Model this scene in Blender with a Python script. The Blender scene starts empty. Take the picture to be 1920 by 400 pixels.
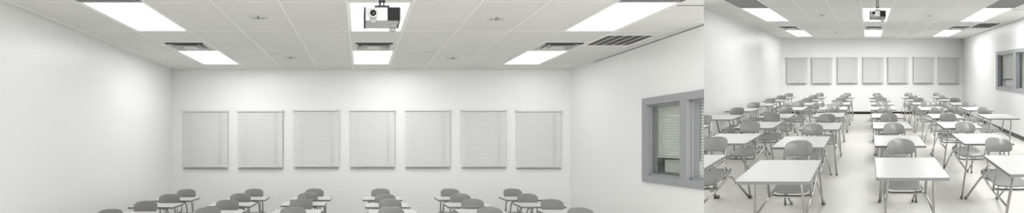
import bpy, bmesh, math, random
from mathutils import Vector, Matrix
random.seed(7)
SC = bpy.context.scene
COL = SC.collection

# ------------------------------------------------------------------ camera (shift lens), world, exposure
PXC = 1000.0
F_PX = 882.0                      # focal length in pixels of the 1920 wide frame
cam = bpy.data.cameras.new('camera'); co = bpy.data.objects.new('camera', cam); COL.objects.link(co)
co.location = (0, 0, 1.53); co.rotation_euler = (math.radians(90), 0, 0)
cam.sensor_fit = 'HORIZONTAL'; cam.sensor_width = 36.0; cam.lens = F_PX / 1920 * 36
cam.shift_x = (960 - PXC) / 1920; cam.shift_y = (267.5 - 200) / 1920
cam.clip_start = 0.02; cam.clip_end = 200
SC.camera = co
w = bpy.data.worlds.new('World'); SC.world = w; w.use_nodes = True
bg = w.node_tree.nodes['Background']; bg.inputs[0].default_value = (1, 1, 0.985, 1); bg.inputs[1].default_value = 0.7
SC.view_settings.view_transform = 'Standard'; SC.view_settings.look = 'None'
SC.view_settings.gamma = 1.0; SC.view_settings.use_curve_mapping = False
SC.view_settings.exposure = 1.0
# emission of the ceiling light diffusers: room -> rows (rear, middle, front) x columns (left, centre, right)
PANEL = (((4.63, 4.66, 2.52), (1.43, 4.66, 1.27), (3.73, 3.13, 2.99)),
         ((2.4, 5.85, 6.32), (1.36, 7.25, 8.89), (0.82, 0.82, 6.73)))

# ------------------------------------------------------------------ the two classrooms
# Both are laid out in the same units (x across, y into the room, z from the eye level).
# The photograph is two views side by side, each with its own vanishing point, so each room has its own
# plan axes: both rooms have an oblique (parallelogram) plan; the second, beyond the end of the first
# one's right wall, is also longer and has a gently rising floor. Their furniture follows those axes.
class Room:
    def __init__(s, across, into, up, view, sized):
        s.M = Matrix((across, into, up)).transposed(); s.view = view; s.clip = sized; s.o = Vector((0, 0, 1.53))
    def loc(s, p): return s.o + s.M @ Vector(p)
S1, S2 = 0.80, 1.38
R1 = Room((S1, 0, 0), (S1 * (675 - PXC) / F_PX, S1, 0), (0, 0, S1), 'larger left view', True)
R2 = Room((S2, 0, 0), (S2 * 2.2 * (1626.8 - PXC) / F_PX, S2 * 2.2, S2 * 0.3305), (0, 0, S2), 'smaller right view', False)
XL, XR, YB = -3.52, 3.93, 8.82
ZC, ZF = 1.36, -1.74
END = 0.7313                      # the first room's right wall and ceiling stop on this diagonal

# ------------------------------------------------------------------ materials
def mat(name, col, rough=0.5, metal=0.0, spec=0.5, noise=None, bump=None, coat=0.0):
    m = bpy.data.materials.new(name); m.use_nodes = True
    nt = m.node_tree; b = nt.nodes['Principled BSDF']
    b.inputs['Base Color'].default_value = (*col, 1); b.inputs['Roughness'].default_value = rough
    b.inputs['Metallic'].default_value = metal; b.inputs['Specular IOR Level'].default_value = spec
    b.inputs['Coat Weight'].default_value = coat
    tc = nt.nodes.new('ShaderNodeTexCoord')
    if noise:
        sc, amt = noise
        n = nt.nodes.new('ShaderNodeTexNoise'); n.inputs['Scale'].default_value = sc; n.inputs['Detail'].default_value = 4
        nt.links.new(tc.outputs['Object'], n.inputs['Vector'])
        r = nt.nodes.new('ShaderNodeValToRGB')
        r.color_ramp.elements[0].position = .3; r.color_ramp.elements[1].position = .7
        r.color_ramp.elements[0].color = (*[c * (1 - amt) for c in col], 1)
        r.color_ramp.elements[1].color = (*[min(1, c * (1 + amt)) for c in col], 1)
        nt.links.new(n.outputs['Fac'], r.inputs[0]); nt.links.new(r.outputs[0], b.inputs['Base Color'])
    if bump:
        sc, st = bump
        n = nt.nodes.new('ShaderNodeTexNoise'); n.inputs['Scale'].default_value = sc
        nt.links.new(tc.outputs['Object'], n.inputs['Vector'])
        bp = nt.nodes.new('ShaderNodeBump'); bp.inputs['Strength'].default_value = st; bp.inputs['Distance'].default_value = .01
        nt.links.new(n.outputs['Fac'], bp.inputs['Height']); nt.links.new(bp.outputs[0], b.inputs['Normal'])
    return m
WALL = mat('wall paint', (.90, .90, .894), .36, spec=.5, bump=(2.2, .12))
BASEB = mat('black vinyl base', (.012, .012, .012), .45)
TBAR = mat('grid metal', (.90, .90, .88), .4)
FRAME = mat('grey window paint', (.36, .36, .385), .4)
BLIND = mat('white blind slats', (.80, .80, .80), .45)
BLIND2 = mat('blind slats behind glass', (.86, .865, .84), .45)
RAIL = mat('shadow-toned bottom rail', (.28, .28, .28), .5)  # rail colour darkened to carry the shadow line at the blind's foot
CORD = mat('cord', (.72, .72, .70), .7)
DARKT = mat('dark duct and gap shade', (.04, .04, .04), .7)  # duct interiors, also the strips that imitate shade in gaps
PALEM = mat('painted diffuser', (.72, .72, .70), .45)
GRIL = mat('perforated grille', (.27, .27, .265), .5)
TOP = mat('grey laminate', (.70, .70, .70), .28, noise=(60, .015), spec=.5)
EDGE = mat('laminate edge band', (.23, .23, .23), .45)
SEAT = mat('grey moulded plastic', (.255, .257, .248), .34, noise=(40, .03), bump=(220, .08))
CHROME = mat('chrome tube', (.50, .50, .495), .22, metal=1.0)
CAP = mat('grey glide', (.20, .20, .195), .4, metal=.3)
PWHITE = mat('projector white shell', (.80, .80, .80), .4)
PGREY = mat('projector grey shell', (.30, .30, .29), .4)
PMID = mat('projector mid grey', (.46, .46, .45), .4)
PDARK = mat('projector dark shell', (.03, .03, .033), .4)
PSTEEL = mat('dark steel', (.10, .10, .10), .35, metal=.7)
LENS = mat('lens glass', (.008, .008, .012), .04, spec=.9, coat=1)
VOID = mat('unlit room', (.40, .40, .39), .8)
CARD = mat('pale box', (.75, .75, .72), .6)

def glass():
    m = bpy.data.materials.new('window glass'); m.use_nodes = True; nt = m.node_tree
    b = nt.nodes['Principled BSDF']; out = nt.nodes['Material Output']
    g = nt.nodes.new('ShaderNodeBsdfGlossy'); g.inputs['Roughness'].default_value = .02
    t = nt.nodes.new('ShaderNodeBsdfTransparent'); t.inputs[0].default_value = (.90, .92, .90, 1)
    f = nt.nodes.new('ShaderNodeLayerWeight'); f.inputs[0].default_value = .5
    pw = nt.nodes.new('ShaderNodeMath'); pw.operation = 'POWER'; pw.inputs[1].default_value = 4
    ml = nt.nodes.new('ShaderNodeMath'); ml.operation = 'MULTIPLY_ADD'; ml.inputs[1].default_value = .6; ml.inputs[2].default_value = .03
    nt.links.new(f.outputs['Facing'], pw.inputs[0]); nt.links.new(pw.outputs[0], ml.inputs[0])
    mx = nt.nodes.new('ShaderNodeMixShader'); nt.links.new(ml.outputs[0], mx.inputs[0])
    nt.links.new(t.outputs[0], mx.inputs[1]); nt.links.new(g.outputs[0], mx.inputs[2]); nt.links.new(mx.outputs[0], out.inputs[0])
    nt.nodes.remove(b); return m
GLASS = glass()
def emit(power):
    m = bpy.data.materials.new('lit diffuser'); m.use_nodes = True; b = m.node_tree.nodes['Principled BSDF']
    b.inputs['Base Color'].default_value = (.9, .9, .9, 1)
    b.inputs['Emission Color'].default_value = (1, 1, .995, 1); b.inputs['Emission Strength'].default_value = power
    return m
R1.lit = [[emit(p) for p in row] for row in PANEL[0]]; R2.lit = [[emit(p) for p in row] for row in PANEL[1]]

def tilemat(name, base, cellx, celly, ox, oy, var, line, lw, rough, nsc, namt):
    """surface of square tiles from the room's own x/y (stored as UV)"""
    m = bpy.data.materials.new(name); m.use_nodes = True; nt = m.node_tree; b = nt.nodes['Principled BSDF']
    N = nt.nodes.new; L = nt.links.new
    tc = N('ShaderNodeTexCoord'); mp = N('ShaderNodeMapping'); L(tc.outputs['UV'], mp.inputs[0])
    mp.inputs['Location'].default_value = (-ox / cellx, -oy / celly, 0); mp.inputs['Scale'].default_value = (1 / cellx, 1 / celly, 1)
    fl = N('ShaderNodeVectorMath'); fl.operation = 'FLOOR'; L(mp.outputs[0], fl.inputs[0])
    wn = N('ShaderNodeTexWhiteNoise'); L(fl.outputs[0], wn.inputs['Vector'])
    no = N('ShaderNodeTexNoise'); no.inputs['Scale'].default_value = nsc; no.inputs['Detail'].default_value = 5; L(tc.outputs['UV'], no.inputs['Vector'])
    n2 = N('ShaderNodeTexNoise'); n2.inputs['Scale'].default_value = 1.1; n2.inputs['Detail'].default_value = 3; L(tc.outputs['UV'], n2.inputs['Vector'])
    def math_(op, a, c):
        q = N('ShaderNodeMath'); q.operation = op
        for i, v in enumerate((a, c)):
            if isinstance(v, (int, float)): q.inputs[i].default_value = v
            else: L(v, q.inputs[i])
        return q.outputs[0]
    v = math_('MULTIPLY', math_('SUBTRACT', wn.outputs['Value'], .5), var)
    v = math_('ADD', v, math_('MULTIPLY', math_('SUBTRACT', no.outputs['Fac'], .5), namt))
    v = math_('ADD', v, math_('MULTIPLY', math_('SUBTRACT', n2.outputs['Fac'], .5), var * 2))
    v = math_('ADD', v, 1.0)
    if lw > 0:
        fr = N('ShaderNodeVectorMath'); fr.operation = 'FRACTION'; L(mp.outputs[0], fr.inputs[0])
        sx = N('ShaderNodeSeparateXYZ'); L(fr.outputs[0], sx.inputs[0])
        lx = math_('LESS_THAN', sx.outputs[0], lw); ly = math_('LESS_THAN', sx.outputs[1], lw)
        v = math_('MULTIPLY', v, math_('SUBTRACT', 1.0, math_('MULTIPLY', math_('MAXIMUM', lx, ly), line)))
    mx = N('ShaderNodeMix'); mx.data_type = 'RGBA'; mx.blend_type = 'MULTIPLY'; mx.inputs[0].default_value = 1
    mx.inputs[6].default_value = (*base, 1)
    cb = N('ShaderNodeCombineColor'); 
    for i in range(3): L(v, cb.inputs[i])
    L(cb.outputs[0], mx.inputs[7]); L(mx.outputs[2], b.inputs['Base Color'])
    b.inputs['Roughness'].default_value = rough
    return m
FLOOR = tilemat('vinyl floor tiles', (.78, .775, .735), .34, .34, 0, 0, .05, .05, .02, .36, 28, .14)
CEIL = tilemat('mineral fibre tiles', (.77, .775, .745), .65, 1.21, -.13, 4.55, .06, 0, 0, .9, 40, .04)

# ------------------------------------------------------------------ geometry helpers
def box(bm, x0, x1, y0, y1, z0, z1, mi=0):
    v = [bm.verts.new(p) for p in ((x0,y0,z0),(x1,y0,z0),(x1,y1,z0),(x0,y1,z0),(x0,y0,z1),(x1,y0,z1),(x1,y1,z1),(x0,y1,z1))]
    fs = []
    for f in ((3,2,1,0),(4,5,6,7),(0,1,5,4),(1,2,6,5),(2,3,7,6),(3,0,4,7)):
        q = bm.faces.new([v[i] for i in f]); q.material_index = mi; fs.append(q)
    return v, fs
def fillet(pts, r, n=5):
    P = [Vector(p) for p in pts]; out = [P[0]]
    for i in range(1, len(P) - 1):
        a, b, c = P[i-1], P[i], P[i+1]
        ra = min(r, (a-b).length*.45); rc = min(r, (c-b).length*.45)
        p0 = b + (a-b).normalized()*ra; p1 = b + (c-b).normalized()*rc
        for k in range(n + 1):
            t = k / n; out.append(p0*(1-t)**2 + b*2*t*(1-t) + p1*t*t)
    out.append(P[-1]); return out
def tube(bm, pts, r, seg=8, rf=0.05, mi=0):
    P = fillet(pts, rf) if rf else [Vector(p) for p in pts]
    rings = []; ref = None
    for i, p in enumerate(P):
        d = (P[min(i+1, len(P)-1)] - P[max(i-1, 0)]).normalized()
        if ref is None: ref = d.cross(Vector((0, 0, 1)) if abs(d.z) < .9 else Vector((1, 0, 0))).normalized()
        ref = (ref - d * ref.dot(d)).normalized(); u = d.cross(ref)
        rr = r[0] + (r[1]-r[0]) * i/(len(P)-1) if isinstance(r, tuple) else r
        rings.append([bm.verts.new(p + (ref*math.cos(a) + u*math.sin(a))*rr) for a in [2*math.pi*k/seg for k in range(seg)]])
    for a, b in zip(rings, rings[1:]):
        for k in range(seg):
            f = bm.faces.new((a[k], a[(k+1)%seg], b[(k+1)%seg], b[k])); f.smooth = True; f.material_index = mi
    for q in (rings[0][::-1], rings[-1]):
        f = bm.faces.new(q); f.material_index = mi
def pad(bm, fn, n=2.6, seg=36, t=.012, mi=0):
    """closed rounded pad; fn(u,v)->(centre point, normal) for u,v in -1..1"""
    rs = (0, .35, .65, .86, .95, .985, 1.0); sides = []
    for sgn in (1, -1):
        rings = []
        for r in rs:
            if r == 0: c, nn = fn(0, 0); rings.append([bm.verts.new(Vector(c) + Vector(nn)*sgn*t/2)]); continue
            ring = []
            for k in range(seg):
                a = 2*math.pi*k/seg; cx, sy = math.cos(a), math.sin(a)
                u = r*math.copysign(abs(cx)**(2/n), cx); v = r*math.copysign(abs(sy)**(2/n), sy)
                c, nn = fn(u, v); th = t/2*math.sqrt(max(0, 1-r**24))
                ring.append((Vector(c) + Vector(nn)*sgn*th))
            rings.append(ring)
        sides.append(rings)
    top = [[sides[0][0][0]]] + [[bm.verts.new(p) for p in rg] for rg in sides[0][1:]]
    bot = [[sides[1][0][0]]] + [[bm.verts.new(p) for p in rg] for rg in sides[1][1:-1]] + [top[-1]]
    for S, flip in ((top, False), (bot, True)):
        for i in range(1, len(S)):
            for k in range(seg):
                k2 = (k+1) % seg
                q = (S[0][0], S[1][k], S[1][k2]) if i == 1 else (S[i-1][k], S[i][k], S[i][k2], S[i-1][k2])
                f = bm.faces.new(q[::-1] if flip else q); f.smooth = True; f.material_index = mi
def lathe(bm, prof, c, seg=24, axis='z', mi=0):
    rings = []
    for r, h in prof:
        ring = []
        for k in range(seg):
            a = 2*math.pi*k/seg; x, y = r*math.cos(a), r*math.sin(a)
            p = (x, y, h) if axis == 'z' else (x, h, -y)
            ring.append(bm.verts.new(Vector(c) + Vector(p)))
        rings.append(ring)
    for a, b in zip(rings, rings[1:]):
        for k in range(seg):
            f = bm.faces.new((a[k], a[(k+1)%seg], b[(k+1)%seg], b[k])); f.smooth = True; f.material_index = mi
    for rg in (rings[0], rings[-1]):
        try: f = bm.faces.new(rg); f.material_index = mi
        except ValueError: pass
def bevel(bm, w, seg=2):
    bmesh.ops.bevel(bm, geom=bm.edges[:], offset=w, segments=seg, affect='EDGES', profile=.5, clamp_overlap=True)

def obj(room, name, bm, mats, parent=None, org=(0, 0, 0), smooth=False, clip=False, uv=False):
    """bm is in the room's own units relative to org; linked as one mesh"""
    if clip and room.clip:
        for ax in (1,):
            n = Vector((1, -END, 0)).normalized()
            q = Vector((0, 0, 0)) - Vector(org)
            g = bm.verts[:] + bm.edges[:] + bm.faces[:]
            r = bmesh.ops.bisect_plane(bm, geom=g, plane_co=q, plane_no=n, clear_outer=True)
            ed = [e for e in r['geom_cut'] if isinstance(e, bmesh.types.BMEdge)]
            if ed: bmesh.ops.holes_fill(bm, edges=ed)
    if not bm.faces: bm.free(); return None
    bmesh.ops.recalc_face_normals(bm, faces=bm.faces[:])
    if uv:
        ul = bm.loops.layers.uv.new('plan')
        for f in bm.faces:
            for l in f.loops: l[ul].uv = (l.vert.co.x + org[0], l.vert.co.y + org[1])
    for v in bm.verts: v.co = room.M @ v.co
    me = bpy.data.meshes.new(name); bm.to_mesh(me); bm.free()
    for m in (mats if isinstance(mats, (list, tuple)) else (mats,)): me.materials.append(m)
    if smooth:
        for p in me.polygons: p.use_smooth = True
    o = bpy.data.objects.new(name, me); COL.objects.link(o)
    if parent: o.parent = parent; o.location = room.M @ Vector(org) if any(org) else (0, 0, 0)
    else: o.location = room.loc(org)
    return o
def struct(room, name, bm, m, parent=None, org=(0,0,0), clip=False, uv=False):
    o = obj(room, name, bm, m, parent, org, clip=clip, uv=uv)
    if o and not parent: o['kind'] = 'structure'
    return o
def thing(room, name, label, cat, org, group=None):
    o = bpy.data.objects.new(name, None); COL.objects.link(o); o.location = room.loc(org)
    o.empty_display_size = .1
    o['label'] = label; o['category'] = cat
    if group: o['group'] = group
    return o
def dup(root, loc, label):
    r = root.copy(); COL.objects.link(r); r.location = loc; r['label'] = label
    for ch in list(root.children):
        c = ch.copy(); COL.objects.link(c); c.parent = r
        for g in list(ch.children):
            d = g.copy(); COL.objects.link(d); d.parent = c
    return r
B = bmesh.new

# ------------------------------------------------------------------ room shells
COLX = [XL, -3.38, -2.73, -2.08, -1.43, -.78, -.13, .52, 1.17, 1.82, 2.47, 3.12, 3.77, XR]
ROWY = [.92, 2.13, 3.34, 4.55, 5.76, 6.97, 8.18, YB]
LIGHTS = [(-2.73, -2.08), (-.13, .52), (2.47, 3.12)]
LROWS = [(6.97, 8.18), (4.55, 5.76), (2.13, 3.34)]
def holes(room):
    h = []
    for x0, x1 in LIGHTS:
        for y0, y1 in LROWS: h.append((x0, x1, y0, y1))
        h.append((x0, x1, 6.36, 6.97))
    h += [(3.12, 3.77, 5.94, 6.6), (2.47, 3.12, 3.98, 4.55), (-2.73, -2.08, 3.98, 4.55)]
    return h
def wallbox(room, x0, x1, y0, y1, z0, z1, hole=None):
    bm = B()
    if hole:                                   # hole in y/z
        a, b, c, d = hole
        box(bm, x0, x1, y0, a, z0, z1); box(bm, x0, x1, b, y1, z0, z1)
        box(bm, x0, x1, a, b, z0, c); box(bm, x0, x1, a, b, d, z1)
        bmesh.ops.remove_doubles(bm, verts=bm.verts[:], dist=1e-5)
    else: box(bm, x0, x1, y0, y1, z0, z1)
    return bm
WIN = (4.86, 6.49, -.52, .585)
def shell(room):
    first = room is R1
    ynear = -.6 if first else 1.55
    # floor
    bm = B()
    if first: box(bm, XL, XR, ynear, YB, ZF - .12, ZF)
    else:
        pts = [(-3.52, 3.5), (-1.7, 1.9), (-1.2, ynear), (XR, ynear), (XR, YB), (XL, YB)]
        a = [bm.verts.new((x, y, ZF)) for x, y in pts]; b = [bm.verts.new((x, y, ZF - .08)) for x, y in pts]
        bm.faces.new(a); bm.faces.new(b[::-1])
        for i in range(len(pts)): j = (i+1) % len(pts); bm.faces.new((a[i], b[i], b[j], a[j]))
    struct(room, 'floor', bm, FLOOR, uv=True)
    struct(room, 'wall_back', wallbox(room, XL - .1, XR + .1, YB, YB + .12, ZF - .1, ZC + .15), WALL)
    struct(room, 'wall_left', wallbox(room, XL - .1, XL, ynear if first else 4.2, YB, ZF - .1, ZC + .15), WALL)
    struct(room, 'wall_right', wallbox(room, XR, XR + .12, 4.2 if first else ynear, YB, ZF - .1, ZC + .15, WIN), WALL, clip=True)
    # baseboards
    bm = B(); box(bm, XL, XR, YB - .012, YB, ZF, ZF + .10); struct(room, 'baseboard_back', bm, BASEB)
    bm = B(); box(bm, XL, XL + .012, ynear if first else 4.2, YB - .012, ZF, ZF + .10); struct(room, 'baseboard_left', bm, BASEB)
    bm = B(); box(bm, XR - .012, XR, 4.2 if first else ynear, YB - .012, ZF, ZF + .10); struct(room, 'baseboard_right', bm, BASEB, clip=True)
    # ceiling tiles, left open where fixtures sit
    ys = sorted(set(ROWY + [6.36, 5.94, 6.6, 3.98] + ([-.3, -.6] if first else [1.55])))
    ys = [y for y in ys if y >= ynear]
    bm = B(); H = holes(room)
    for i in range(len(COLX) - 1):
        for j in range(len(ys) - 1):
            cx, cy = (COLX[i] + COLX[i+1])/2, (ys[j] + ys[j+1])/2
            if any(a < cx < b and c < cy < d for a, b, c, d in H): continue
            x0, x1, y0, y1 = COLX[i], COLX[i+1], ys[j], ys[j+1]
            bm.faces.new([bm.verts.new(p) for p in ((x0,y0,ZC),(x0,y1,ZC),(x1,y1,ZC),(x1,y0,ZC))])
    bmesh.ops.remove_doubles(bm, verts=bm.verts[:], dist=1e-5)
    r = bmesh.ops.extrude_face_region(bm, geom=bm.faces[:])
    for v in r['geom']:
        if isinstance(v, bmesh.types.BMVert): v.co.z += .05
    struct(room, 'ceiling', bm, CEIL, clip=True, uv=True)
    # suspended grid (tee bars) and the wall angle
    bm = B()
    for x in COLX[1:-1]: box(bm, x - .010, x + .010, ynear, YB, ZC - .004, ZC + .004)
    n = 0
    for y in ROWY:
        if y in (YB,) or y < ynear: continue
        box(bm, XL, XR, y - .007, y + .007, ZC - .002, ZC + .002)
    for x0, x1, y in [(a, b, 6.36) for a, b in LIGHTS] + [(3.12, 3.77, 5.94), (3.12, 3.77, 6.6), (2.47, 3.12, 3.98), (-2.73, -2.08, 3.98)]:
        box(bm, x0, x1, y - .011, y + .011, ZC - .0035, ZC + .0035)
    struct(room, 'trim_1', bm, TBAR, clip=True)
    bm = B()
    box(bm, XL, XL + .022, ynear if first else 4.2, YB, ZC - .006, ZC); box(bm, XR - .022, XR, 4.2 if first else ynear, YB, ZC - .006, ZC)
    box(bm, XL, XR, YB - .022, YB, ZC - .006, ZC)
    struct(room, 'trim_2', bm, TBAR, clip=True)
    bm = B(); box(bm, XR - .004, XR, 4.8, 7.9, ZC - .017, ZC - .011); box(bm, 3.14, 3.5, 4.66, 4.668, ZC - .003, ZC + .002)  # dark strips stand in for shadow along the wall gap and a lifted tile joint
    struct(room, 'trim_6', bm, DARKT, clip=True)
shell(R1); shell(R2)

# ------------------------------------------------------------------ side window (in the right wall) with blinds behind its glass
def side_window(room, n):
    y0, y1, z0, z1 = WIN; ym = 5.68; fw = .075
    bm = B()
    X0, X1 = XR - .03, XR + .13
    box(bm, X0, X1, y0 - .02, y1 + .02, z0 - .02, z0 + fw); box(bm, X0, X1, y0 - .02, y1 + .02, z1 - fw, z1 + .02)
    box(bm, X0, X1, y0 - .02, y0 + fw, z0 + fw, z1 - fw); box(bm, X0, X1, y1 - fw, y1 + .02, z0 + fw, z1 - fw)
    box(bm, X0, X1, ym - .06, ym + .06, z0 + fw, z1 - fw)
    # inner stops
    for a, b in ((y0 + fw, ym - .06), (ym + .06, y1 - fw)):
        for q in ((a, a + .025, z0 + fw, z1 - fw), (b - .025, b, z0 + fw, z1 - fw), (a, b, z0 + fw, z0 + fw + .025), (a, b, z1 - fw - .025, z1 - fw)):
            box(bm, XR + .02, XR + .06, *q)
    fr = struct(room, 'window_%d' % n, bm, FRAME, clip=True)
    bm = B(); box(bm, XR + .035, XR + .041, y0 + fw, ym - .06, z0 + fw, z1 - fw); box(bm, XR + .035, XR + .041, ym + .06, y1 - fw, z0 + fw, z1 - fw)
    struct(room, 'window_pane', bm, GLASS, clip=True, parent=fr, org=(0, 0, 0))
    fr.children[0].matrix_parent_inverse = Matrix()
    # shallow space seen beyond the glass
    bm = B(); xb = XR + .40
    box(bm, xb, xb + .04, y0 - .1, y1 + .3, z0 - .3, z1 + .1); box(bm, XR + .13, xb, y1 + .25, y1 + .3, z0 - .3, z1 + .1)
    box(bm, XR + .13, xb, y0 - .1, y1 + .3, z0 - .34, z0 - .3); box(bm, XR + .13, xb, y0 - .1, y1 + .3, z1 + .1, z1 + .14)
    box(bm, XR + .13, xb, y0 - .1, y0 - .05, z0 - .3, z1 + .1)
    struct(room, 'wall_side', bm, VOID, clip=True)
    for k, (a, b, tilt, zb) in enumerate(((ym + .09, y1 - .1, 74, z0 + .33), (y0 + .1, ym - .09, 50, z0 + .13))):
        t = thing(room, 'window_blind', ('closed blind behind the glass of the far pane, side window, ' if k == 0 else 'part-open striped blind behind the near pane, side window, ') + room.view, 'blind', (XR + .12, (a+b)/2, z1 - .06))
        hd = B(); box(hd, -.02, .03, (a-b)/2, (b-a)/2, -.045, 0); o = obj(room, 'head_rail', hd, BLIND, t, clip=False)
        def put(name, bm, m):
            # clip relative to the blind's own origin
            if room.clip:
                q = Vector((0, 0, 0)) - Vector((XR + .12, (a+b)/2, z1 - .06))
                r = bmesh.ops.bisect_plane(bm, geom=bm.verts[:] + bm.edges[:] + bm.faces[:], plane_co=q, plane_no=Vector((1, -END, 0)).normalized(), clear_outer=True)
                ed = [e for e in r['geom_cut'] if isinstance(e, bmesh.types.BMEdge)]
                if ed: bmesh.ops.holes_fill(bm, edges=ed)
            return obj(room, name, bm, m, t)
        bpy.data.objects.remove(o)
        hd = B(); box(hd, -.02, .03, (a-b)/2, (b-a)/2, -.045, 0); put('head_rail', hd, BLIND)
        sl = B(); z = -.07; bot = zb - (z1 - .06)
        ca, sa = math.cos(math.radians(tilt)) * .02, math.sin(math.radians(tilt)) * .02
        while z > bot:
            c = [(-ca, z - sa), (ca, z + sa)]
            v = [sl.verts.new((c[i][0] + dx, y, c[i][1])) for y in ((a-b)/2, (b-a)/2) for i, dx in ((0, 0), (1, 0), (1, .002), (0, .002))]
            for f in ((0,1,2,3),(7,6,5,4),(0,4,5,1),(1,5,6,2),(2,6,7,3),(3,7,4,0)): sl.faces.new([v[i] for i in f])
            z -= .036
        put('slats', sl, BLIND2)
        br = B(); box(br, -.015, .02, (a-b)/2, (b-a)/2, z - .01, z + .012); put('bottom_rail', br, BLIND)
        cd = B()
        for yy in ((a-b)/2 + .12, (b-a)/2 - .12): tube(cd, [(-.026, yy, -.04), (-.026, yy, z)], .002, 5, 0)
        put('ladder_cord', cd, CORD)
    def cut(bm, org):
        if room.clip:
            r = bmesh.ops.bisect_plane(bm, geom=bm.verts[:] + bm.edges[:] + bm.faces[:], plane_co=-Vector(org), plane_no=Vector((1, -END, 0)).normalized(), clear_outer=True)
        return bm
    bm = B(); L_ = (y1 - ym)/2 - .17; box(bm, 0, .18, -L_, L_, 0, .17); bevel(bm, .012)
    o = obj(room, 'storage_box', bm, CARD, None, (XR + .16, (ym + y1)/2, z0 + .12))
    o['label'] = 'pale box on the ledge behind the far pane, side window, ' + room.view; o['category'] = 'box'
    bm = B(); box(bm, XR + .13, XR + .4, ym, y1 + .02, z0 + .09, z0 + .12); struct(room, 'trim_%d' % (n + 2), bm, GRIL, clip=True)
    return fr
side_window(R1, 1); side_window(R2, 2)

# ------------------------------------------------------------------ ceiling fixtures
def ceiling_light(room, x0, x1, y0, y1, label, lit):
    cx, cy = (x0+x1)/2, (y0+y1)/2; t = thing(room, 'ceiling_light', label, 'light', (cx, cy, ZC), 'recessed light panels, ' + room.view)
    hx, hy = (x1-x0)/2 - .012, (y1-y0)/2 - .012
    bm = B(); w_ = .022
    for q in ((-hx, hx, -hy, -hy + w_), (-hx, hx, hy - w_, hy), (-hx, -hx + w_, -hy + w_, hy - w_), (hx - w_, hx, -hy + w_, hy - w_)): box(bm, *q, 0, .035)
    box(bm, -hx, hx, -hy, hy, .035, .09)
    f = cl(room, 'frame', bm, TBAR, t, (cx, cy, ZC))
    bm = B(); box(bm, -hx + w_, hx - w_, -hy + w_, hy - w_, .008, .016); cl(room, 'diffuser', bm, lit, t, (cx, cy, ZC))
def cl(room, name, bm, m, t, org):
    if room.clip:
        r = bmesh.ops.bisect_plane(bm, geom=bm.verts[:] + bm.edges[:] + bm.faces[:], plane_co=-Vector(org), plane_no=Vector((1, -END, 0)).normalized(), clear_outer=True)
        ed = [e for e in r['geom_cut'] if isinstance(e, bmesh.types.BMEdge)]
        if ed: bmesh.ops.holes_fill(bm, edges=ed)
    return obj(room, name, bm, m, t)
def air_diffuser(room, x0, x1, y0, y1, label):
    cx, cy = (x0+x1)/2, (y0+y1)/2; t = thing(room, 'air_diffuser', label, 'vent', (cx, cy, ZC))
    h = (x1-x0)/2 - .012; hy = (y1-y0)/2 - .012
    def ring(bm, a, za, b, zb, th=.004):
        A = [(-a, -a), (a, -a), (a, a), (-a, a)]; Bq = [(-b, -b), (b, -b), (b, b), (-b, b)]
        k = hy / h
        o = [bm.verts.new((x, y*k, za)) for x, y in A]; i = [bm.verts.new((x, y*k, zb)) for x, y in Bq]
        o2 = [bm.verts.new((x, y*k, za + th)) for x, y in A]; i2 = [bm.verts.new((x, y*k, zb + th)) for x, y in Bq]
        for q in range(4):
            r = (q+1) % 4
            bm.faces.new((o[q], o[r], i[r], i[q])); bm.faces.new((o2[q], i2[q], i2[r], o2[r]))
            bm.faces.new((o[q], o2[q], o2[r], o[r])); bm.faces.new((i[q], i[r], i2[r], i2[q]))
    bm = B(); ring(bm, h, -.002, h - .045, -.003); obj(room, 'frame', bm, PALEM, t)
    bm = B()
    for k, (a, b) in enumerate(((h - .075, h - .105), (h - .14, h - .17))): ring(bm, a, -.010, b, .055)
    for q in bm.verts: q.co.y += .026
    obj(room, 'cone_louvre', bm, PALEM, t)
    bm = B(); box(bm, -.085, .085, -.05, .115, -.014, -.004); obj(room, 'centre_plate', bm, PALEM, t)
    bm = B(); box(bm, -h, -h+.085, -hy+.06, hy, .0, .1); box(bm, h-.085, h, -hy+.06, hy, .0, .1); box(bm, -h, h, hy-.01, hy, .0, .1); obj(room, 'side_liner', bm, PALEM, t)
    bm = B(); box(bm, -h, h, -hy, hy, .10, .12); box(bm, -h, h, -hy, -hy+.01, .0, .1); box(bm, -h + .06, h - .06, -hy + .03, -hy + .085, -.012, -.003); box(bm, -h + .15, h - .15, -hy + .10, -hy + .135, -.016, -.011)  # the low front strips put the shade between near vanes in as dark colour
    obj(room, 'duct_box', bm, DARKT, t)
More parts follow.
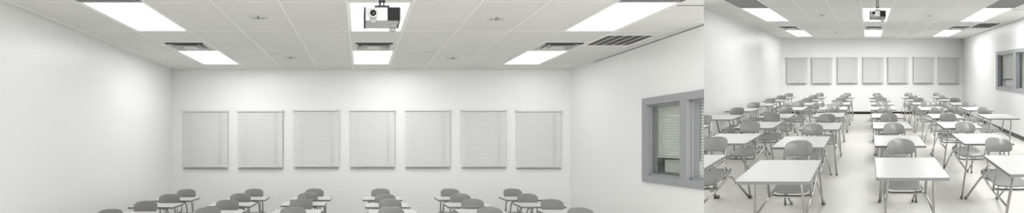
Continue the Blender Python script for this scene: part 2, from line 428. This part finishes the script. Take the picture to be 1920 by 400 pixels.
def return_grille(room, x0, x1, y0, y1, label, louvre):
    cx, cy = (x0+x1)/2, (y0+y1)/2; org = (cx, cy, ZC); t = thing(room, 'return_grille', label, 'vent', org)
    hx, hy = (x1-x0)/2 - .012, (y1-y0)/2 - .012; w_ = .02
    bm = B()
    for q in ((-hx, hx, -hy, -hy + w_), (-hx, hx, hy - w_, hy), (-hx, -hx + w_, -hy + w_, hy - w_), (hx - w_, hx, -hy + w_, hy - w_)): box(bm, *q, -.003, .03)
    cl(room, 'frame', bm, TBAR if louvre else GRIL, t, org)
    bm = B()
    if louvre:
        k = 0; y = -hy + w_
        while y < hy - w_:
            v = [bm.verts.new(p) for p in ((-hx+w_, y, .0), (hx-w_, y, .0), (hx-w_, y+.012, .022), (-hx+w_, y+.012, .022), (-hx+w_, y, .002), (hx-w_, y, .002), (hx-w_, y+.012, .024), (-hx+w_, y+.012, .024))]
            for f in ((0,1,2,3),(7,6,5,4),(0,4,5,1),(1,5,6,2),(2,6,7,3),(3,7,4,0)): bm.faces.new([v[i] for i in f])
            y += .022
        cl(room, 'louvre', bm, GRIL, t, org)
        bm = B()
        for k in range(1, 5):
            x = -hx + 2*hx*k/5; box(bm, x - .004, x + .004, -hy + w_, hy - w_, -.004, .003)
        cl(room, 'divider', bm, TBAR, t, org)
    else:
        x = -hx + w_
        while x < hx - w_ - .02:
            box(bm, x, x + .020, -hy + w_, hy - w_, 0, .004); x += .03
        y = -hy + w_ + .02
        while y < hy - w_ - .01:
            box(bm, -hx + w_, hx - w_, y, y + .012, .001, .005); y += .028
        cl(room, 'perforated_face', bm, GRIL, t, org)
    bm = B(); box(bm, -hx, hx, -hy, hy, .06, .08); cl(room, 'duct_box', bm, DARKT, t, org)
def speaker_round(room, x, y, label):
    t = thing(room, 'recessed_fitting', label, 'ceiling fitting', (x, y, ZC), 'round ceiling fittings, ' + room.view)
    bm = B(); lathe(bm, [(.082, 0), (.082, -.006), (.104, -.006), (.108, -.001), (.108, 0)], (0, 0, 0), 28); obj(room, 'trim_ring', bm, PALEM, t)
    bm = B(); lathe(bm, [(.080, -.001), (.078, -.003), (.0, -.003)][:2] + [(.01, -.003)], (0, 0, 0), 28)
    obj(room, 'face_plate', bm, CEIL, t)
    bm = B()
    for a in (0, 2.09, 4.19):
        c, s = math.cos(a + .5), math.sin(a + .5); box(bm, .045*c - .02, .045*c + .02, .045*s - .012, .045*s + .012, -.006, -.002)
    lathe(bm, [(.012, -.003), (.012, -.018), (.004, -.024)], (0, 0, 0), 12)
    obj(room, 'lamp_slot', bm, GRIL, t)
for room in (R1, R2):
    v = room.view
    for ci, (x0, x1) in enumerate(LIGHTS):
        side = ('left', 'centre', 'right')[ci]
        for ri, (y0, y1) in enumerate(LROWS):
            if room.clip and x0 > .7 * y0 * 1.04 and ri == 2: continue
            ceiling_light(room, x0, x1, y0, y1, 'lit white panel, %s column, %s, %s' % (side, ('nearest the back wall', 'second from the back wall', 'furthest from the back wall')[ri], v), room.lit[ri][ci])
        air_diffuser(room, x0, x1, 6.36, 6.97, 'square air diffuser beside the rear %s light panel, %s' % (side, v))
    return_grille(room, 3.12, 3.77, 5.94, 6.6, 'dark louvred return grille against the right wall, ' + v, True)
    return_grille(room, 2.47, 3.12, 3.98, 4.55, 'dark perforated grille in front of the right light panel, ' + v, False)
    return_grille(room, -2.73, -2.08, 3.98, 4.55, 'dark perforated grille in front of the left light panel, ' + v, False)
    for x, y, q in ((-1.10, 5.10, 'nearer left'), (1.49, 5.15, 'nearer right'), (-1.11, 7.52, 'rear left'), (1.49, 7.56, 'rear right')):
        speaker_round(room, x, y, '%s small round fitting set in a ceiling tile, %s' % (q, v))

# ------------------------------------------------------------------ ceiling projector
def projector(room):
    org = (.18, 3.80, .91)
    t = thing(room, 'ceiling_projector', 'white and dark grey projector hanging from the ceiling by a pole, ' + room.view, 'projector', org)
    W = .150; D = .22
    bm = B()
    box(bm, -W + .012, .045, 0, D, .075, .185); bevel(bm, .008); obj(room, 'upper_shell', bm, PWHITE, t)
    bm = B()
    v, f = box(bm, -W + .004, W - .012, .004, D - .004, .012, .078)
    for q in v:
        if q.co.z < .03:
            q.co.x *= .95
            if q.co.y > .1: q.co.z += .058
    bevel(bm, .008); lo = obj(room, 'lower_shell', bm, PGREY, t)
    bm = B(); v, f = box(bm, -W, -W + .014, -.004, D, .006, .19)
    for q in v:
        if q.co.z < .03 and q.co.y > .1: q.co.z += .06
    bevel(bm, .004); obj(room, 'side_panel', bm, PDARK, t)
    bm = B(); box(bm, .045, W, .01, D, .080, .190); bevel(bm, .008)
    for k in range(7): box(bm, .052 + k*.0135, .0585 + k*.0135, -.004, .02, .092, .182)
    box(bm, .05, W - .004, .0, .012, .078, .088)
    obj(room, 'vent_grille', bm, PDARK, t)
    bm = B(); v, f = box(bm, W - .014, W - .002, -.002, D, .01, .082); 
    for q in v:
        if q.co.z < .03:
            q.co.x -= .018
            if q.co.y > .1: q.co.z += .06
    obj(room, 'side_panel', bm, PDARK, t)
    lx, lz = -.074, .134
    bm = B(); lathe(bm, [(.036, .0), (.036, -.018), (.030, -.024), (.026, -.018), (.024, -.004)], (lx, 0, lz), 28, 'y'); ln = obj(room, 'lens_ring', bm, PWHITE, t)
    bm = B(); lathe(bm, [(.0262, -.002), (.0262, -.016), (.022, -.014), (.018, -.006), (.001, -.006)], (lx, 0, lz), 28, 'y'); obj(room, 'lens_barrel', bm, PDARK, t)
    bm = B(); lathe(bm, [(.018, -.007), (.014, -.011), (.007, -.014), (.001, -.0145)], (lx, 0, lz), 24, 'y'); obj(room, 'lens', bm, LENS, t)
    bm = B(); lathe(bm, [(.030, .0), (.030, -.004), (.026, -.006), (.004, -.006)], (lx, .004, .083), 24, 'y'); obj(room, 'focus_ring', bm, PMID, t)
    bm = B()
    for k, (dx, wd) in enumerate(((-.036, .012), (-.012, .014), (.012, .014), (.030, .010))): box(bm, dx, dx + wd, -.001, .006, .028, .034); box(bm, dx, dx + wd, -.001, .006, .019, .023)
    obj(room, 'raised_mark', bm, PMID, t)
    bm = B(); box(bm, .060, .118, -.008, .02, .016, .050); bevel(bm, .004); obj(room, 'latch', bm, PGREY, t)
    bm = B(); lathe(bm, [(.012, .0), (.026, -.002), (.028, -.022), (.024, -.03), (.004, -.03)], (.085, .03, .024), 18); obj(room, 'foot', bm, PMID, t)
    # mount
    bm = B(); box(bm, -.062, .062, .04, .18, .196, .212); box(bm, -.03, .03, .07, .15, .212, .222); box(bm, -.02, -.008, .02, .06, .175, .2)
    obj(room, 'mount_plate', bm, PSTEEL, t)
    bm = B(); tube(bm, [(-.014, .11, .21), (-.014, .11, .45)], .009, 10, 0); tube(bm, [(.018, .11, .21), (.018, .11, .45)], .007, 10, 0)
    box(bm, -.026, .03, .095, .125, .255, .27); obj(room, 'pole', bm, PSTEEL, t)
    bm = B(); lathe(bm, [(.05, .449), (.05, .443), (.02, .43), (.008, .428)], (0, .11, 0), 20); obj(room, 'ceiling_plate', bm, PSTEEL, t)
projector(R1); projector(R2)

# ------------------------------------------------------------------ blinds on the back wall
ORD = ['first', 'second', 'third', 'fourth', 'fifth', 'sixth', 'seventh']
def make_blind(room):
    t = thing(room, 'window_blind', '', 'blind', (0, 0, 0), 'white slatted blinds on the back wall, ' + room.view)
    Wd, Hh = .415, 1.10
    bm = B(); box(bm, -Wd - .012, Wd + .005, -.052, 0, -.032, 0); bevel(bm, .003, 1); obj(room, 'head_rail', bm, BLIND, t)
    sl = B(); z = -.052
    while z > -Hh + .03:
        a = math.radians(72); c_, s_ = math.cos(a)*.0165, math.sin(a)*.0165; yc = -.026
        v = [sl.verts.new((x, yc + dy, z + dz)) for x in (-Wd, Wd) for dy, dz in ((-c_, -s_), (-.003, .001), (c_, s_), (c_ + .002, s_), (-.001, .002), (-c_ + .002, -s_))]
        n = 6
        for k in range(n): sl.faces.new((v[k], v[(k+1)%n], v[n+(k+1)%n], v[n+k]))
        sl.faces.new(v[:n][::-1]); sl.faces.new(v[n:]); z -= .0270
    obj(room, 'slats', sl, BLIND, t)
    bm = B(); box(bm, -Wd, Wd, -.042, -.012, -Hh, -Hh + .016); bevel(bm, .003, 1); obj(room, 'bottom_rail', bm, RAIL, t)
    for x in (-Wd + .13, Wd - .13):
        bm = B(); box(bm, x - .002, x + .002, -.0475, -.0465, -Hh + .008, -.03); obj(room, 'ladder_cord', bm, CORD, t)
    bm = B(); tube(bm, [(Wd - .14, -.056, -.03), (Wd - .138, -.058, -.97)], .0022, 5, 0); lathe(bm, [(.003, .03), (.010, .0), (.009, -.006)], (Wd - .138, -.058, -.99), 8)
    obj(room, 'pull_cord', bm, CORD, t)
    for x in (-Wd - .008, Wd):
        bm = B(); box(bm, x - .008, x + .008, -.056, 0, -.038, .004); obj(room, 'bracket', bm, PALEM, t)
    return t
BLX = [(344, 428, 207), (446, 531, 207), (552, 635, 206), (656, 741, 206), (760, 843, 206), (864, 948, 206), (967, 1051, 207)]
for room in (R1, R2):
    b0 = None
    for i, (a, b, y) in enumerate(BLX):
        loc = room.loc((((a + b)/2 - 675)/100, YB, (267.5 - y)/100))
        lab = 'white slatted blind, %s from the left along the back wall, %s' % (ORD[i], room.view)
        if b0 is None: b0 = make_blind(room); b0.location = loc; b0['label'] = lab
        else: dup(b0, loc, lab)

# ------------------------------------------------------------------ combo desks
def make_desk(room):
    """origin: floor under the middle of the desk top's near edge; the seat is beyond the top and faces the viewer"""
    t = thing(room, 'school_desk', '', 'desk', (0, 0, 0), 'student desks with attached chairs, ' + room.view)
    hw, dp, h = .315, .43, .84
    # desk top : laminate slab with an edge band
    def slab(grow, z0, z1):
        bm = B(); r = .017; pts = []
        x0, x1, y0, y1 = -hw - grow, hw + grow, -grow, dp + grow
        for cx, cy, a0 in ((x1-r, y0+r, -90), (x1-r, y1-r, 0), (x0+r, y1-r, 90), (x0+r, y0+r, 180)):
            for k in range(5):
                a = math.radians(a0 + 22.5*k); pts.append((cx + r*math.cos(a), cy + r*math.sin(a)))
        lo = [bm.verts.new((x, y, z0)) for x, y in pts]; hi = [bm.verts.new((x, y, z1)) for x, y in pts]
        bm.faces.new(hi); bm.faces.new(lo[::-1])
        for k in range(len(pts)): j = (k+1) % len(pts); bm.faces.new((lo[k], lo[j], hi[j], hi[k]))
        return bm
    d = obj(room, 'desk_top', slab(-.004, h - .004, h), TOP, t)
    obj(room, 'edge_band', slab(0, h - .026, h - .003), EDGE, d)
    # chair back
    def fb(u, v):
        x = u*(.160 + .008*v); zz = v*.084 + (-.008*(abs(u)**2.5))
        y = .71 - .045*(u*u) + .02*v + .012*v*v
        n = Vector((.5*u, -1, .15)).normalized()
        return (x, y, .860 + zz), n
    bm = B(); pad(bm, fb, 3.2, 40, .014); obj(room, 'backrest', bm, SEAT, t)
    # seat
    def fs(u, v):
        x = u*(.188 - .012*v); y = .60 + v*.175
        z = .525 - .012*(1 - u*u)*(1 - .3*v) - .03*max(0, -v - .7)**1.5*2.2 + .014*max(0, v)
        n = Vector((-.12*u, -.55*max(0, -v - .4), 1)).normalized()
        return (x, y, z), n
    bm = B(); pad(bm, fs, 6, 44, .020); obj(room, 'seat', bm, SEAT, t)
    R_ = .0125
    for s in (-1, 1):
        bm = B(); tube(bm, [(s*.12, .105, h - .04), (s*.205, .105, h - .045), (s*.245, .245, .012)], R_, 8, .06)
        lg = obj(room, 'leg', bm, CHROME, t)
        bm = B(); lathe(bm, [(.013, .035), (.015, .02), (.018, .008), (.018, 0)], (s*.247, .25, 0), 10); obj(room, 'foot_glide', bm, CAP, lg)
        bm = B(); tube(bm, [(s*.14, .60, .482), (s*.205, .66, .50), (s*.215, 1.05, .012)], R_, 8, .07)
        lg = obj(room, 'leg', bm, CHROME, t)
        bm = B(); lathe(bm, [(.013, .035), (.015, .02), (.018, .008), (.018, 0)], (s*.215, 1.055, 0), 10); obj(room, 'foot_glide', bm, CAP, lg)
        bm = B(); tube(bm, [(s*.222, .165, .44), (s*.212, .50, .475), (s*.19, .72, .53), (s*.12, .735, .55), (s*.09, .72, .60)], R_, 8, .05); obj(room, 'side_rail', bm, CHROME, t)
        bm = B(); tube(bm, [(s*.15, .24, h - .04), (s*.215, .33, h - .045), (s*.212, .42, .47)], R_, 8, .06); obj(room, 'top_support', bm, CHROME, t)
        bm = B(); tube(bm, [(s*.10, .50, .485), (s*.105, .70, .50), (s*.10, .722, .58), (s*.10, .728, .84)], .009, 8, .05); obj(room, 'back_post', bm, CHROME, t)
    bm = B(); tube(bm, [(-.212, .45, .472), (-.15, .46, .45), (.15, .46, .45), (.212, .45, .472)], R_, 8, .05); obj(room, 'cross_rail', bm, CHROME, t)
    bm = B(); box(bm, -.16, .16, .09, .12, h - .032, h - .026); box(bm, -.16, -.13, .09, .34, h - .032, h - .026); box(bm, .13, .16, .09, .34, h - .032, h - .026); obj(room, 'mounting_plate', bm, CAP, t)
    return t
# x of the column and y of the chair backs, row 0 nearest the camera
K = .976
CHAIR = {
 0: {2: (-2.97, 3.90), 3: (-2.89, 4.76), 4: (-2.96, 5.60), 5: (-2.90, 6.40), 6: (-2.92, 7.25), 7: (-2.94, 8.00)},
 1: {0: (-1.84, 2.60), 1: (-1.85, 3.40), 2: (-1.84, 4.14), 3: (-1.855, 4.88), 4: (-1.85, 5.75), 5: (-1.83, 6.52), 6: (-1.86, 7.35), 7: (-1.81, 8.07)},
 2: {0: (-.784, 2.463), 1: (-.832, 3.26), 2: (-.766, 4.06), 3: (-.806, 4.98), 4: (-.82, 5.79), 5: (-.82, 6.60), 6: (-.82, 7.42), 7: (-.78, 8.09)},
 3: {0: (.388, 2.525), 1: (.402, 3.31), 2: (.402, 4.11), 3: (.397, 4.90), 4: (.38, 5.79), 5: (.42, 6.60), 6: (.386, 7.27), 7: (.352, 8.09)},
 4: {0: (1.56, 2.586), 1: (1.53, 3.39), 2: (1.54, 4.14), 3: (1.58, 4.86), 4: (1.58, 5.76), 5: (1.58, 6.63), 6: (1.55, 7.31), 7: (1.54, 8.09)},
 5: {3: (2.63, 4.83), 4: (2.665, 5.72), 5: (2.67, 6.57), 6: (2.59, 7.31), 7: (2.615, 8.09)},
}
CN = ['column by the left wall', 'second column from the left wall', 'column left of the centre aisle', 'column right of the centre aisle', 'second column from the right wall', 'column by the right wall']
RN = ['eighth row from the back', 'seventh row from the back', 'sixth row from the back', 'fifth row from the back', 'fourth row from the back', 'third row from the back', 'second row from the back', 'back row']
for room in (R1, R2):
    d0 = None
    for c in range(6):
        for r, (x, y) in sorted(CHAIR[c].items()):
            if room is R1 and r < 4: continue
            loc = room.loc((x, y - .71, ZF))
            lab = 'school desk, %s, %s, %s' % (CN[c], RN[r], room.view)
            if d0 is None: d0 = make_desk(room); d0.location = loc; d0['label'] = lab
            else: dup(d0, loc, lab)
